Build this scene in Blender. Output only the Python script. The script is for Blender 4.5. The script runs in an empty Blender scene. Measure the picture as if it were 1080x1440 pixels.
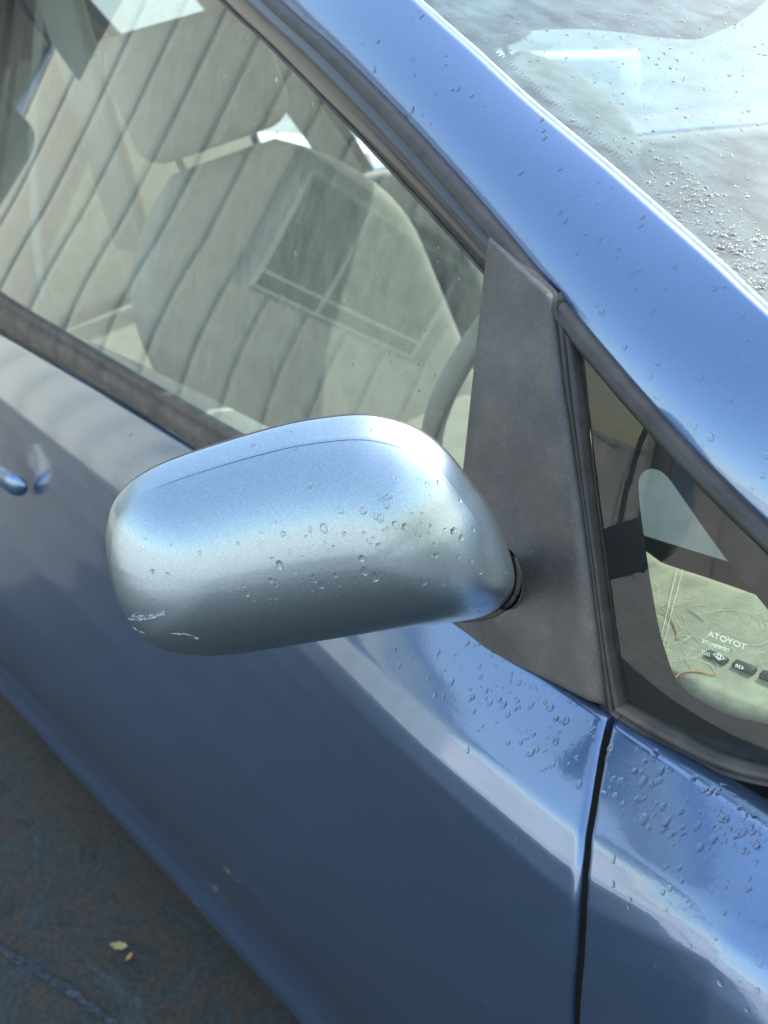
import bpy, bmesh, math, random
import numpy as np
from mathutils import Vector, Matrix
from mathutils.bvhtree import BVHTree
random.seed(7); rng = np.random.RandomState(7)
S = bpy.context.scene
R_ = math.radians

# ------------------------------------------------------------------ camera
CAM = np.array([.403, -.315, 1.403])
FPX = 1600.0
yaw, pit, rol = R_(-56.4), R_(29.4), R_(-12.3)
_f = np.array([math.sin(yaw)*math.cos(pit), math.cos(yaw)*math.cos(pit), -math.sin(pit)])
_r = np.cross(_f, [0, 0, 1]); _r /= np.linalg.norm(_r); _u = np.cross(_r, _f)
RT = _r*math.cos(rol)+_u*math.sin(rol); UP = -_r*math.sin(rol)+_u*math.cos(rol); FW = _f
cd = bpy.data.cameras.new('camera'); cam = bpy.data.objects.new('camera', cd); S.collection.objects.link(cam)
cam.matrix_world = Matrix(((RT[0], UP[0], -FW[0], CAM[0]), (RT[1], UP[1], -FW[1], CAM[1]), (RT[2], UP[2], -FW[2], CAM[2]), (0, 0, 0, 1)))
cd.sensor_fit = 'HORIZONTAL'; cd.sensor_width = 36; cd.lens = 36*FPX/1080
cd.clip_start = .01; cd.clip_end = 500
cd.dof.use_dof = True; cd.dof.focus_distance = .70; cd.dof.aperture_fstop = 15
S.camera = cam

# ------------------------------------------------------------------ light
SUN_EL, SUN_AZ = 42.0, 9.0           # azimuth from +Y toward +X
w = bpy.data.worlds.new('World'); S.world = w; w.use_nodes = True
nt = w.node_tree; bg = nt.nodes['Background']
sky = nt.nodes.new('ShaderNodeTexSky'); sky.sky_type = 'NISHITA'; sky.sun_disc = False
sky.sun_elevation = R_(SUN_EL); sky.sun_rotation = R_(SUN_AZ)
sky.dust_density = 2.2; sky.ozone_density = .7; sky.air_density = 1.9
nt.links.new(sky.outputs[0], bg.inputs[0]); bg.inputs[1].default_value = .15
sd = bpy.data.lights.new('sun', 'SUN'); sd.energy = 2.3; sd.angle = R_(.5); sd.color = (1, .95, .86)
sun = bpy.data.objects.new('sun', sd); S.collection.objects.link(sun)
sdir = Vector((math.cos(R_(SUN_EL))*math.sin(R_(SUN_AZ)), math.cos(R_(SUN_EL))*math.cos(R_(SUN_AZ)), math.sin(R_(SUN_EL))))
sun.rotation_euler = sdir.to_track_quat('Z', 'Y').to_euler(); sun.location = sdir*20
S.view_settings.view_transform = 'Standard'; S.view_settings.look = 'None'
S.view_settings.exposure = 1.80; S.view_settings.gamma = 1
S.render.engine = 'CYCLES'
S.cycles.max_bounces = 10; S.cycles.transparent_max_bounces = 16; S.cycles.transmission_bounces = 8
S.cycles.caustics_reflective = True; S.cycles.caustics_refractive = True

# ------------------------------------------------------------------ helpers
def ray(px, py):
    d = FW+RT*(px-540)/FPX-UP*(py-720)/FPX
    return d/np.linalg.norm(d)
def at(px, py, f, t0=.05, t1=6, n=400):
    """first point along the view ray where f(x,y,z) changes sign"""
    d = ray(px, py); g = None; tp = t0
    for t in np.linspace(t0, t1, n):
        h = f(*(CAM+d*t))
        if g is not None and g*h <= 0:
            a, b = tp, t
            for _ in range(30):
                m = (a+b)/2
                if f(*(CAM+d*m))*g > 0: a = m
                else: b = m
            return CAM+d*a
        g = h; tp = t
    raise ValueError((px, py))
def spline(P, n):
    """Catmull-Rom through points, resampled evenly to n"""
    P = [np.array(p, float) for p in P]
    if len(P) == 2:
        return np.array([P[0]+(P[1]-P[0])*t for t in np.linspace(0, 1, n)])
    Q = [2*P[0]-P[1]]+P+[2*P[-1]-P[-2]]; out = []
    for i in range(1, len(Q)-2):
        a, b, c, d = Q[i-1:i+3]
        for t in np.linspace(0, 1, 12, endpoint=False):
            out.append(.5*((2*b)+(-a+c)*t+(2*a-5*b+4*c-d)*t*t+(-a+3*b-3*c+d)*t**3))
    out.append(P[-1]); out = np.array(out)
    L = np.r_[0, np.cumsum(np.linalg.norm(np.diff(out, axis=0), axis=1))]
    s = np.linspace(0, L[-1], n)
    return np.array([np.interp(s, L, out[:, k]) for k in range(out.shape[1])]).T
def link(o, parent=None):
    S.collection.objects.link(o)
    if parent is not None: o.parent = parent
    return o
def mesh(name, V, Fc, mat, parent=None, smooth=True, label=None, kind=None):
    me = bpy.data.meshes.new(name); me.from_pydata([tuple(map(float, v)) for v in V], [], Fc); me.update()
    if smooth: me.shade_smooth()
    if mat: me.materials.append(mat)
    o = link(bpy.data.objects.new(name, me), parent)
    if label: o['label'] = label
    if kind: o['kind'] = kind
    return o
def gridfaces(m, n, closed=False, off=0, flip=False):
    F = []
    for i in range(m-1):
        for j in range(n if closed else n-1):
            k = (j+1) % n
            q = (off+i*n+j, off+i*n+k, off+(i+1)*n+k, off+(i+1)*n+j)
            F.append(q[::-1] if flip else q)
    return F
def grid(name, G, mat, parent=None, closed=False, flip=False, **k):
    G = np.array(G); m, n = G.shape[:2]
    return mesh(name, G.reshape(-1, 3), gridfaces(m, n, closed, flip=flip), mat, parent, **k)
def boxgeo(c, s, rz=0, ry=0):
    c = Vector(c); M = Matrix.Rotation(rz, 3, 'Z') @ Matrix.Rotation(ry, 3, 'Y')
    V = [tuple(c+M @ Vector((a*s[0]/2, b*s[1]/2, d*s[2]/2))) for a in (-1, 1) for b in (-1, 1) for d in (-1, 1)]
    F = [(0, 1, 3, 2), (4, 6, 7, 5), (0, 4, 5, 1), (2, 3, 7, 6), (0, 2, 6, 4), (1, 5, 7, 3)]
    return V, F
def box(name, c, s, mat, parent=None, rz=0, ry=0, bevel=0, seg=2, **k):
    V, F = boxgeo(c, s, rz, ry)
    o = mesh(name, V, F, mat, parent, smooth=bevel > 0, **k)
    bm = bmesh.new(); bm.from_mesh(o.data)
    bmesh.ops.recalc_face_normals(bm, faces=bm.faces)
    if bevel: bmesh.ops.bevel(bm, geom=bm.edges[:], offset=bevel, segments=seg, affect='EDGES', profile=.5)
    bm.to_mesh(o.data); bm.free()
    if bevel: o.data.shade_smooth()
    return o
def empty(name, loc=(0, 0, 0), label=None, cat=None, parent=None):
    o = link(bpy.data.objects.new(name, None), parent); o.location = loc; o.empty_display_size = .1
    if label: o['label'] = label
    if cat: o['category'] = cat
    return o
def tag(o, label, cat, group=None, kind=None):
    o['label'] = label; o['category'] = cat
    if group: o['group'] = group
    if kind: o['kind'] = kind
    return o
def tube(name, P, r, mat, parent=None, n=8, res=60, **k):
    P = spline(P, res); G = []
    rr = r if hasattr(r, '__len__') else [r]*res
    rr = np.interp(np.linspace(0, 1, res), np.linspace(0, 1, len(rr)), rr)
    for i in range(res):
        t = P[min(i+1, res-1)]-P[max(i-1, 0)]; t /= np.linalg.norm(t)
        a = np.cross(t, [0, 0, 1]) if abs(t[2]) < .9 else np.cross(t, [1, 0, 0]); a /= np.linalg.norm(a); b = np.cross(t, a)
        G.append([P[i]+rr[i]*(a*math.cos(q)+b*math.sin(q)) for q in np.linspace(0, 2*math.pi, n, endpoint=False)])
    o = grid(name, G, mat, parent, closed=True, **k)
    return o

# ------------------------------------------------------------------ materials
def new_mat(name):
    m = bpy.data.materials.new(name); m.use_nodes = True
    return m, m.node_tree, m.node_tree.nodes['Principled BSDF']
def noise(nt, scale, detail=4, rough=.55, coord=None, stretch=None, dist=0):
    n = nt.nodes.new('ShaderNodeTexNoise'); n.inputs['Scale'].default_value = scale
    n.inputs['Detail'].default_value = detail; n.inputs['Roughness'].default_value = rough; n.inputs['Distortion'].default_value = dist
    tc = nt.nodes.new('ShaderNodeTexCoord'); src = tc.outputs['Object']
    if stretch:
        mp = nt.nodes.new('ShaderNodeMapping'); mp.inputs['Scale'].default_value = stretch
        if coord: mp.inputs['Rotation'].default_value = coord
        nt.links.new(src, mp.inputs[0]); src = mp.outputs[0]
    nt.links.new(src, n.inputs['Vector']); return n.outputs['Fac']
def ramp(nt, src, stops):
    r = nt.nodes.new('ShaderNodeValToRGB'); nt.links.new(src, r.inputs[0]); e = r.color_ramp.elements
    while len(e) < len(stops): e.new(.5)
    for el, (p, c) in zip(e, stops):
        el.position = p; el.color = (c if len(c) == 4 else (*c, 1)) if hasattr(c, '__len__') else (c, c, c, 1)
    return r.outputs[0]
def bump(nt, b, src, strength, dist=.001):
    n = nt.nodes.new('ShaderNodeBump'); n.inputs['Strength'].default_value = strength; n.inputs['Distance'].default_value = dist
    nt.links.new(src, n.inputs['Height']); nt.links.new(n.outputs[0], b.inputs['Normal']); return n
def plain(name, col, rough=.5, metal=0, spec=.5, var=.15, scale=40, bmp=0, bscale=400, coat=0):
    m, nt, b = new_mat(name)
    c = ramp(nt, noise(nt, scale), [(.3, tuple(x*(1-var) for x in col)), (.7, tuple(min(1, x*(1+var)) for x in col))])
    nt.links.new(c, b.inputs['Base Color']); b.inputs['Roughness'].default_value = rough
    b.inputs['Metallic'].default_value = metal; b.inputs['Specular IOR Level'].default_value = spec
    b.inputs['Coat Weight'].default_value = coat
    if bmp: bump(nt, b, noise(nt, bscale, 3), bmp)
    return m
def paint(name, col, metal=.75, rough=.36, coatr=.03, flake=.12, dirt=.0):
    m, nt, b = new_mat(name)
    fl = noise(nt, 1800, 1)
    c = ramp(nt, fl, [(.35, tuple(x*(1-flake) for x in col)), (.65, tuple(min(1, x*(1+flake)) for x in col))])
    if dirt:
        d = ramp(nt, noise(nt, 9, 8, .65), [(.45, 0), (.75, dirt)])
        mx = nt.nodes.new('ShaderNodeMixRGB'); nt.links.new(d, mx.inputs[0]); nt.links.new(c, mx.inputs[1]); mx.inputs[2].default_value = (.35, .34, .32, 1); c = mx.outputs[0]
    nt.links.new(c, b.inputs['Base Color'])
    b.inputs['Metallic'].default_value = metal; b.inputs['Roughness'].default_value = rough
    b.inputs['Coat Weight'].default_value = 1; b.inputs['Coat IOR'].default_value = 1.85
    r = ramp(nt, noise(nt, 30, 6, .7), [(.4, coatr), (.8, coatr*1.5)]); nt.links.new(r, b.inputs['Coat Roughness'])
    pe_ = nt.nodes.new('ShaderNodeBump'); pe_.inputs['Strength'].default_value = .05; pe_.inputs['Distance'].default_value = .001
    nt.links.new(noise(nt, 260, 3, .6), pe_.inputs['Height']); nt.links.new(pe_.outputs[0], b.inputs['Coat Normal'])
    return m
def glass(name, tint, ior=1.6, dust_haze=.03, dust_haze_col=(.7, .72, .7), streak=None, haze=0, hazer=.3, rough=0.0):
    m = bpy.data.materials.new(name); m.use_nodes = True; nt = m.node_tree
    nt.nodes.clear(); out = nt.nodes.new('ShaderNodeOutputMaterial')
    tr = nt.nodes.new('ShaderNodeBsdfTransparent'); tr.inputs[0].default_value = (*tint, 1)
    gl = nt.nodes.new('ShaderNodeBsdfGlossy'); gl.inputs['Roughness'].default_value = rough
    # Schlick reflectance, the same from either side of a thin pane
    ge = nt.nodes.new('ShaderNodeNewGeometry'); dp_ = nt.nodes.new('ShaderNodeVectorMath'); dp_.operation = 'DOT_PRODUCT'
    nt.links.new(ge.outputs['Normal'], dp_.inputs[0]); nt.links.new(ge.outputs['Incoming'], dp_.inputs[1])
    def mth(op, a, b):
        n_ = nt.nodes.new('ShaderNodeMath'); n_.operation = op
        for i_, v_ in enumerate((a, b)):
            if v_ is None: continue
            if isinstance(v_, (int, float)): n_.inputs[i_].default_value = v_
            else: nt.links.new(v_, n_.inputs[i_])
        return n_.outputs[0]
    F0 = ((ior-1)/(ior+1))**2
    c5 = mth('POWER', mth('SUBTRACT', 1.0, mth('ABSOLUTE', dp_.outputs['Value'], None)), 5.0)
    fr = mth('ADD', mth('MULTIPLY', c5, 1-F0), F0)
    mx = nt.nodes.new('ShaderNodeMixShader'); nt.links.new(fr, mx.inputs[0]); nt.links.new(tr.outputs[0], mx.inputs[1]); nt.links.new(gl.outputs[0], mx.inputs[2])
    last = mx.outputs[0]
    df = nt.nodes.new('ShaderNodeBsdfDiffuse'); df.inputs[0].default_value = (*dust_haze_col, 1)
    nz = ramp(nt, noise(nt, 14, 8, .7, stretch=streak), [(.3, dust_haze*.3), (.75, dust_haze*2.2)])
    m2 = nt.nodes.new('ShaderNodeMixShader'); nt.links.new(nz, m2.inputs[0]); nt.links.new(last, m2.inputs[1]); nt.links.new(df.outputs[0], m2.inputs[2]); last = m2.outputs[0]
    if haze:
        g2 = nt.nodes.new('ShaderNodeBsdfGlossy'); g2.inputs['Roughness'].default_value = hazer
        m3 = nt.nodes.new('ShaderNodeMixShader')
        hz = ramp(nt, noise(nt, 25, 6, .7, stretch=streak), [(.3, haze*.5), (.7, haze*1.5)])
        nt.links.new(hz, m3.inputs[0]); nt.links.new(last, m3.inputs[1]); nt.links.new(g2.outputs[0], m3.inputs[2]); last = m3.outputs[0]
    nt.links.new(last, out.inputs[0]); return m

M = {}
M['paint'] = paint('blue_paint', (.086, .152, .290), metal=.8, rough=.30)
M['cap'] = paint('mirror_cap_paint', (.22, .30, .375), metal=.9, rough=.35, coatr=.20, flake=.2)
M['black_gloss'] = plain('black_frame_film', (.022, .022, .028), .22, coat=.3)
M['rubber'] = plain('black_rubber', (.030, .028, .027), .55, var=.35, scale=60, bmp=.25, bscale=500)
M['rubber_dirty'] = plain('dusty_rubber', (.075, .062, .054), .7, var=.45, scale=35, bmp=.4, bscale=350)
M['gap_dark'] = plain('gap_black', (.006, .006, .006), .8, spec=.1)
M['chrome'] = plain('polished_trim', (.82, .79, .72), .2, metal=1, var=.12, scale=120)
M['interior'] = plain('pale_trim', (.26, .26, .23), .7, var=.08, scale=8)
M['fabric'] = plain('warm_grey_fabric', (.20, .20, .17), .9, var=.12, scale=30, bmp=.3, bscale=700)
M['headliner'] = plain('headliner', (.42, .42, .40), .9, var=.05)
M['dark_plastic'] = plain('dark_plastic', (.03, .032, .035), .5)
M['dash_dark'] = plain('dash_top_plastic', (.10, .12, .14), .55, var=.15, scale=30, bmp=.4, bscale=900)
M['dash'] = plain('dash_plastic', (.34, .33, .23), .6, var=.25, scale=55, bmp=.5, bscale=900)
M['handle'] = paint('handle_paint', (.10, .20, .36), metal=.8, rough=.3)
# ribbed sail plastic with scuffs and dust
def mk_sail():
    m, nt, b = new_mat('sail_plastic')
    a = ramp(nt, noise(nt, 22, 8, .7), [(.35, (.050, .048, .050)), (.55, (.072, .067, .069)), (.78, (.125, .110, .100))])
    sp = ramp(nt, noise(nt, 900, 2, .5), [(.61, 0), (.74, .50)])
    mx = nt.nodes.new('ShaderNodeMixRGB'); nt.links.new(sp, mx.inputs[0]); nt.links.new(a, mx.inputs[1]); mx.inputs[2].default_value = (.22, .21, .21, 1)
    nt.links.new(mx.outputs[0], b.inputs['Base Color'])
    r = ramp(nt, noise(nt, 30, 6, .7), [(.3, .38), (.7, .62)]); nt.links.new(r, b.inputs['Roughness'])
    bump(nt, b, noise(nt, 1300, 2), .35, .0006)
    return m
M['sail'] = mk_sail()
M['side_glass'] = glass('side_glass', (.82, .90, .88), ior=1.85, dust_haze=.06, streak=(6, 6, 1))
M['quarter_glass'] = glass('quarter_glass', (.88, .92, .85), ior=1.5, dust_haze=.006)
M['wind_glass'] = glass('windscreen_glass', (.34, .44, .47), ior=1.75, dust_haze=.12, dust_haze_col=(.40, .58, .62), haze=.028, hazer=.24, streak=(1, 5, 5))  # bluish film colour: dust plus the hazy sky reflection painted into it
M['far_glass'] = glass('far_glass', (.80, .92, .90), ior=1.4, dust_haze=.01)
M['mirror_glass'] = plain('mirror_glass', (.8, .82, .84), .02, metal=1, var=0)
M['frit'] = plain('black_frit', (.014, .015, .020), .7, spec=.08)
def mk_water(name='water', rough=.03):
    m, nt, b = new_mat(name); b.inputs['Transmission Weight'].default_value = 1; b.inputs['IOR'].default_value = 1.33; b.inputs['Base Color'].default_value = (1, 1, 1, 1)
    b.inputs['Roughness'].default_value = rough
    return m
M['water'] = mk_water(); M['water_glint'] = mk_water('water_sunlit', .16)
M['mark'] = plain('etched_mark', (.90, .94, .90), .6, var=.1)
M['fibre'] = plain('pale_fibre', (.75, .72, .55), .6)
M['fibre_orange'] = plain('orange_fibre', (.55, .26, .08), .6)
M['scuff'] = plain('white_scuff', (.42, .48, .54), .7, var=.3, scale=300)
M['leaf'] = plain('dry_leaf', (.42, .34, .14), .8, var=.4, scale=90)
M['cladding'] = plain('cream_cladding', (.46, .47, .41), .6, var=.06, scale=2)
M['steel'] = plain('blue_grey_steel', (.34, .37, .39), .5)
M['pane'] = plain('building_pane', (.035, .042, .04), .15, spec=.3, var=.3, scale=1.5)
M['frame_white'] = plain('window_frame', (.55, .58, .60), .5)
M['white'] = plain('white_paint', (.80, .80, .78), .5)
def mk_ground():
    m, nt, b = new_mat('asphalt')
    g1 = noise(nt, 700, 6, .75); g2 = noise(nt, 5.0, 8, .7, dist=1.5); g3 = noise(nt, 110, 5, .7)
    base = ramp(nt, g1, [(.3, (.022, .024, .024)), (.5, (.060, .064, .062)), (.72, (.15, .15, .14))])
    st = ramp(nt, g2, [(.36, (.35, .48, .52)), (.48, (1.0, .78, .66)), (.54, (.45, .62, .68)), (.68, (1.2, 1.35, 1.5))])
    cl = ramp(nt, g3, [(.35, .55), (.7, 1.3)])
    mx = nt.nodes.new('ShaderNodeMixRGB'); mx.blend_type = 'MULTIPLY'; mx.inputs[0].default_value = 1
    nt.links.new(base, mx.inputs[1]); nt.links.new(st, mx.inputs[2])
    m2 = nt.nodes.new('ShaderNodeMixRGB'); m2.blend_type = 'MULTIPLY'; m2.inputs[0].default_value = 1
    nt.links.new(mx.outputs[0], m2.inputs[1]); nt.links.new(cl, m2.inputs[2])
    nt.links.new(m2.outputs[0], b.inputs['Base Color']); b.inputs['Roughness'].default_value = .85
    bump(nt, b, g1, .8, .004); return m
M['ground'] = mk_ground()
M['concrete'] = plain('pale_concrete', (.50, .50, .47), .85, var=.2, scale=3, bmp=.4, bscale=200)
M['render_grey'] = plain('pale_render', (.42, .42, .42), .85, var=.18, scale=1.2, bmp=.3, bscale=60)
M['yard'] = plain('worn_concrete', (.24, .25, .25), .85, var=.2, scale=3, bmp=.4, bscale=200)
M['stain_brown'] = plain('rusty_stain', (.085, .055, .045), .9, var=.5, scale=60)
M['line_blue'] = plain('worn_blue_paint', (.032, .042, .054), .8, var=.9, scale=90)

# ------------------------------------------------------------------ body surfaces (y as a function of x, z; outboard is -y)
YB = lambda x: .09-.115*x+.014*((x+.4)**2-.16) if x < 0 else .09-.104*x+.40*x*x
_bp = [(0, 470), (100, 520), (200, 580), (280, 632), (640, 872), (700, 903), (760, 940), (857, 1003), (930, 1050), (1000, 1085), (1080, 1105)]
_bb = np.array([at(*p, lambda x, y, z: y-YB(x)) for p in _bp])
_pc = np.polyfit(_bb[:, 0], _bb[:, 2], 2); print('belt', _bb.round(3))
def ZB(x): return float(np.polyval(_pc, np.clip(x, -2.2, .14)))
_tp = [-.03, 0, .012, .03, .05, .07, .09, .12, .16, .22, .30, .40, .50, .58, .62, .645, .668, .682, .70, .72]
_yp = [.012, 0, -.010, -.0235, -.037, -.049, -.058, -.068, -.077, -.085, -.091, -.092, -.088, -.082, -.079, -.084, -.093, -.095, -.092, -.080]
_tt = np.linspace(-.03, .72, 1500); _yy = np.interp(_tt, _tp, _yp)
_yp2 = [.012, 0, -.014, -.035, -.0565, -.069, -.0755, -.080, -.084, -.088, -.092, -.093, -.088, -.082, -.079, -.084, -.093, -.095, -.092, -.080]
_yy2 = np.interp(_tt, _tp, _yp2)
_k = np.hanning(31); _k /= _k.sum(); _yy = np.r_[_yy[:15], np.convolve(_yy, _k, 'valid'), _yy[-15:]]
_k = np.hanning(23); _k /= _k.sum(); _yy2 = np.r_[_yy2[:11], np.convolve(_yy2, _k, 'valid'), _yy2[-11:]]
HX, HZ = -.90, .0
def ZR(x): return .171+.060*min(x+.5, .12)
def SB(x, z):
    t = ZB(x)-z
    # rocker rises toward the rear: stretch lower part
    zr = ZR(x); L = ZB(x)-zr
    tt = t if t < .3 else .3+(t-.3)*(.69-.3)/(L-.3)
    if x > 0: tt = tt+60*min(x, .14)**2*tt*max(0, 1-tt/.3)
    b = min(1, max(0, (x+.50)/.40)); b = b*b*(3-2*b)
    fl = 3.0*max(0, x)**2*max(0, tt-.07) if x < .3 else .35*max(0, tt-.07)
    c = min(1, max(0, (tt-.10)/.45)); c = c*c*(3-2*c); yb_ = YB(x)*(1-c)+((.09-.03*x) if x < 0 else YB(x))*c
    return yb_+float(np.interp(tt, _tt, _yy))*(1-b)+float(np.interp(tt, _tt, _yy2))*b-fl
def SG(x, z):
    d = z-ZB(x)
    u = min(max(x, -2.2), .3)+.4
    return YB(x)+.004+(.268-.048*u+.026*u*u)*d+.417*(max(0, min(d, .20))**2+.40*max(0, d-.20))+.5*max(0, x+.1)**2
def nrm(f, x, z, e=.002):
    g = np.array([(f(x+e, z)-f(x-e, z))/(2*e), -1, (f(x, z+e)-f(x, z-e))/(2*e)])
    return g/np.linalg.norm(g)
def onS(f, p): return at(p[0], p[1], lambda x, y, z: y-f(x, z))[[0, 2]]
def poly(f, pts, pre=(), post=()):
    return [np.array(p) for p in pre]+[onS(f, p) for p in pts]+[np.array(p) for p in post]
def strip_grid(A, B, f, prof, n=80):
    A = spline(A, n); B = spline(B, n); G = []
    for a, b in zip(A, B):
        row = []
        for s, h in prof:
            x, z = a+(b-a)*s; N = nrm(f, x, z)
            row.append(np.array([x, f(x, z), z])+N*h)
        G.append(row)
    return np.array(G)
def strip(name, A, B, f, prof, mat, parent, n=80, flip=False, **k):
    return grid(name, strip_grid(A, B, f, prof, n), mat, parent, flip=flip, **k)
def fix_normals(o):
    bm = bmesh.new(); bm.from_mesh(o.data); bmesh.ops.recalc_face_normals(bm, faces=bm.faces); bm.to_mesh(o.data); bm.free()
CY = .8625
def mirrored(o, parent, name=None):
    me = o.data.copy(); me.transform(Matrix(((1, 0, 0, 0), (0, -1, 0, 2*CY), (0, 0, 1, 0), (0, 0, 0, 1)))); me.flip_normals()
    c = bpy.data.objects.new(name or o.name.split('.')[0], me); return link(c, parent)

# ------------------------------------------------------------------ the car
car = empty('parked_car', (0, 0, 0), 'blue hatchback parked on asphalt, wet with raindrops, with a silvery blue wing mirror', 'car')
door = empty('front_door', (0, 0, 0), parent=car)

# seam between door and front wing
seam_px = [(857, 1004), (848, 1050), (842, 1100), (836, 1160), (829, 1240), (820, 1340), (811, 1440)]
seam = poly(SB, seam_px); seam = [np.array([seam[0][0]+.002, seam[0][1]+.03])]+seam
zs = [p[1] for p in seam][::-1]; xs = [p[0] for p in seam][::-1]
zs = [.15]+zs; xs = [xs[0]-.03]+xs
_sz = np.linspace(.1, .98, 400); _sx = np.interp(_sz, zs, xs); _k2 = np.hanning(41); _k2 /= _k2.sum()
_sx = np.r_[_sx[:20], np.convolve(_sx, _k2, 'valid'), _sx[-20:]]
SX = lambda z: float(np.interp(z, _sz, _sx))
print('seam', [(round(float(a), 3), round(float(b), 3)) for a, b in seam])

handle_xz = at(24, 690, lambda x, y, z: y-SB(x, z)+.026)[[0, 2]]; hx, hz = handle_xz
print('handle', handle_xz)
def dent(x, z):
    a = (x-(hx-.105))/.092; b = (z-(hz+.010))/.050; q = a*a+b*b
    return .003*max(0, 1-q)**1.6 if q < 1 else 0
def panel(name, x0f, x1f, mat, parent, nx, ts, zbot=None, front=0, rear=0, dented=False):
    """body sheet between x0f(z) and x1f(z); rounded returns at its front/rear edges"""
    G = []
    r = .0045
    us = list(np.linspace(0, 1, nx))
    for u in us:
        row = []
        for t in ts:
            # z from t
            x = x0f(.6)+(x1f(.6)-x0f(.6))*u
            zr = ZR(x); L = ZB(x)-zr; tt = t if t < .3 else .3+(t-.3)*(L-.3)/(.69-.3)
            z = ZB(x)-tt
            x = x0f(z)+(x1f(z)-x0f(z))*u
            z = ZB(x)-tt
            y = SB(x, z)
            if dented: y += dent(x, z)
            row.append((x, y, z))
        G.append(row)
    G = np.array(G)
    def edge(row, sgn):
        out = []
        for q in (22.5, 45, 67.5, 90):
            a = R_(q); out.append(row+np.array([sgn*r*math.sin(a), r*(1-math.cos(a)), 0]))
        out.append(out[-1]+np.array([0, .02, 0])); return out
    rows = list(G)
    if rear: rows = edge(G[0], -1)[::-1]+rows
    if front: rows = rows+edge(G[-1], 1)
    rows = np.array(rows)
    # top return goes inward under the belt moulding
    top = rows[:, :1]+np.array([0, .02, -.008])
    bot = rows[:, -1:]+np.array([0, .03, .005])
    rows = np.concatenate([top, rows, bot], axis=1)
    return grid(name, rows, mat, parent)
ts = list(np.linspace(.004, .2, 80))+list(np.linspace(.205, .55, 40))+list(np.linspace(.555, .694, 60))
dp = panel('door_panel', lambda z: -1.88, lambda z: SX(z)-.0115, M['paint'], door, 460, ts, front=1, rear=1, dented=True)
wing = panel('front_wing', lambda z: SX(z)+.0045, lambda z: .85, M['paint'], car, 160, ts, rear=1)
rear_door = empty('rear_door', (0, 0, 0), parent=car)
rdp = panel('door_panel', lambda z: -2.7, lambda z: -1.888, M['paint'], rear_door, 60, ts, front=1, rear=1)
# dark jamb behind the seam
J = [[(SX(z)+dx, SB(SX(z), z)+.014, z) for dx in (-.02, .02)] for z in np.linspace(.2, ZB(0)-.001, 60)]
grid('door_jamb', J, M['rubber'], car)
o = mesh('seam_shade', *(lambda G: (G.reshape(-1, 3), gridfaces(len(G), 2)))(np.array([[(SX(z)+.0005+dx, SB(SX(z), z)+.0055, z) for dx in (-.0082, .0012)] for z in np.linspace(.25, ZB(0)-.01, 60)])), M['gap_dark'], car)  # near-black sheet standing in for the shade inside the door gap

# door handle: a bar over a scooped recess
h = []
yh = SB(hx, hz)-.022
for i, s in enumerate(np.linspace(0, 1, 26)):
    x = hx-.20*(1-s); e = 1-max(0, (s-.82)/.18)**2.6
    e = max(e, 0)**.5
    yc = yh+.012*max(0, (s-.80)/.20)**2
    h.append([(x, yc+.010*e*math.cos(q)*(1 if math.cos(q) < 0 else 1.3), hz+.0215*e*math.sin(q)) for q in np.linspace(0, 2*math.pi, 20, endpoint=False)])
hd = grid('door_handle', h, M['handle'], door, closed=True); fix_normals(hd)

# ---- lines on the greenhouse
Lpx = [(390, 0), (455, 62), (520, 130), (580, 195), (640, 262), (700, 330), (785, 414), (840, 480), (900, 552), (950, 611), (1000, 672), (1080, 768)]
Lxz = poly(SG, Lpx, post=()); _q = np.polyfit([p[0] for p in Lxz], [p[1] for p in Lxz], 2); Lxz = [np.array([p[0], np.polyval(_q, p[0])]) for p in Lxz]; e_ = Lxz[-1]-Lxz[-4]; e0 = Lxz[0]-Lxz[2]
Lxz = [Lxz[0]+e0*1.6]+Lxz+[Lxz[-1]+e_*.6]
def Lsub(i0, pre=None): return Lxz[i0:]
Wpx = [(310, 0), (360, 46), (400, 85), (450, 134), (500, 185), (550, 240), (600, 295), (645, 343), (686, 388)]
Wxz = poly(SG, Wpx); _q = np.polyfit([p[0] for p in Wxz], [p[1] for p in Wxz], 2); Wxz = [np.array([p[0], np.polyval(_q, p[0])]) for p in Wxz]; e0 = Wxz[0]-Wxz[3]; Wxz = [Wxz[0]+e0*2.2]+Wxz
def ext(P):
    a_ = (P[1]-P[0])/abs(P[1][0]-P[0][0]); b_ = (P[-1]-P[-2])/abs(P[-1][0]-P[-2][0])
    return [P[0]-a_*(P[0][0]+2.0)]+P+[P[-1]+b_*(-.13-P[-1][0])]
belt_glass = poly(SG, [(0, 412), (90, 468), (180, 522), (270, 574), (360, 625)]); belt_glass = ext(belt_glass)
print('belt glass', [b.round(3) for b in belt_glass]); print('L', [b.round(3) for b in Lxz]); print('W', [b.round(3) for b in Wxz])

# side window pane: between belt line and window top line
n = 120; top = []
xs_ = np.linspace(-1.88, -.135, n)
Wa = np.array(Wxz); Ba = np.array(belt_glass)
def ztop(x):
    return float(np.interp(x, Wa[:, 0], Wa[:, 1])) if x > Wa[0, 0] else float(Wa[0, 1])
G = []
for x in xs_:
    z0 = float(np.interp(x, Ba[:, 0], Ba[:, 1]))-.02; z1 = max(ztop(x)+.006 if x < -.165 else ztop(-.165)+.006-(x+.165)*.9, z0+.02)
    G.append([(x, SG(x, z)+.004, z) for z in np.linspace(z0, z1, 50)])
win = grid('window_glass', G, M['side_glass'], door)
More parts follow.
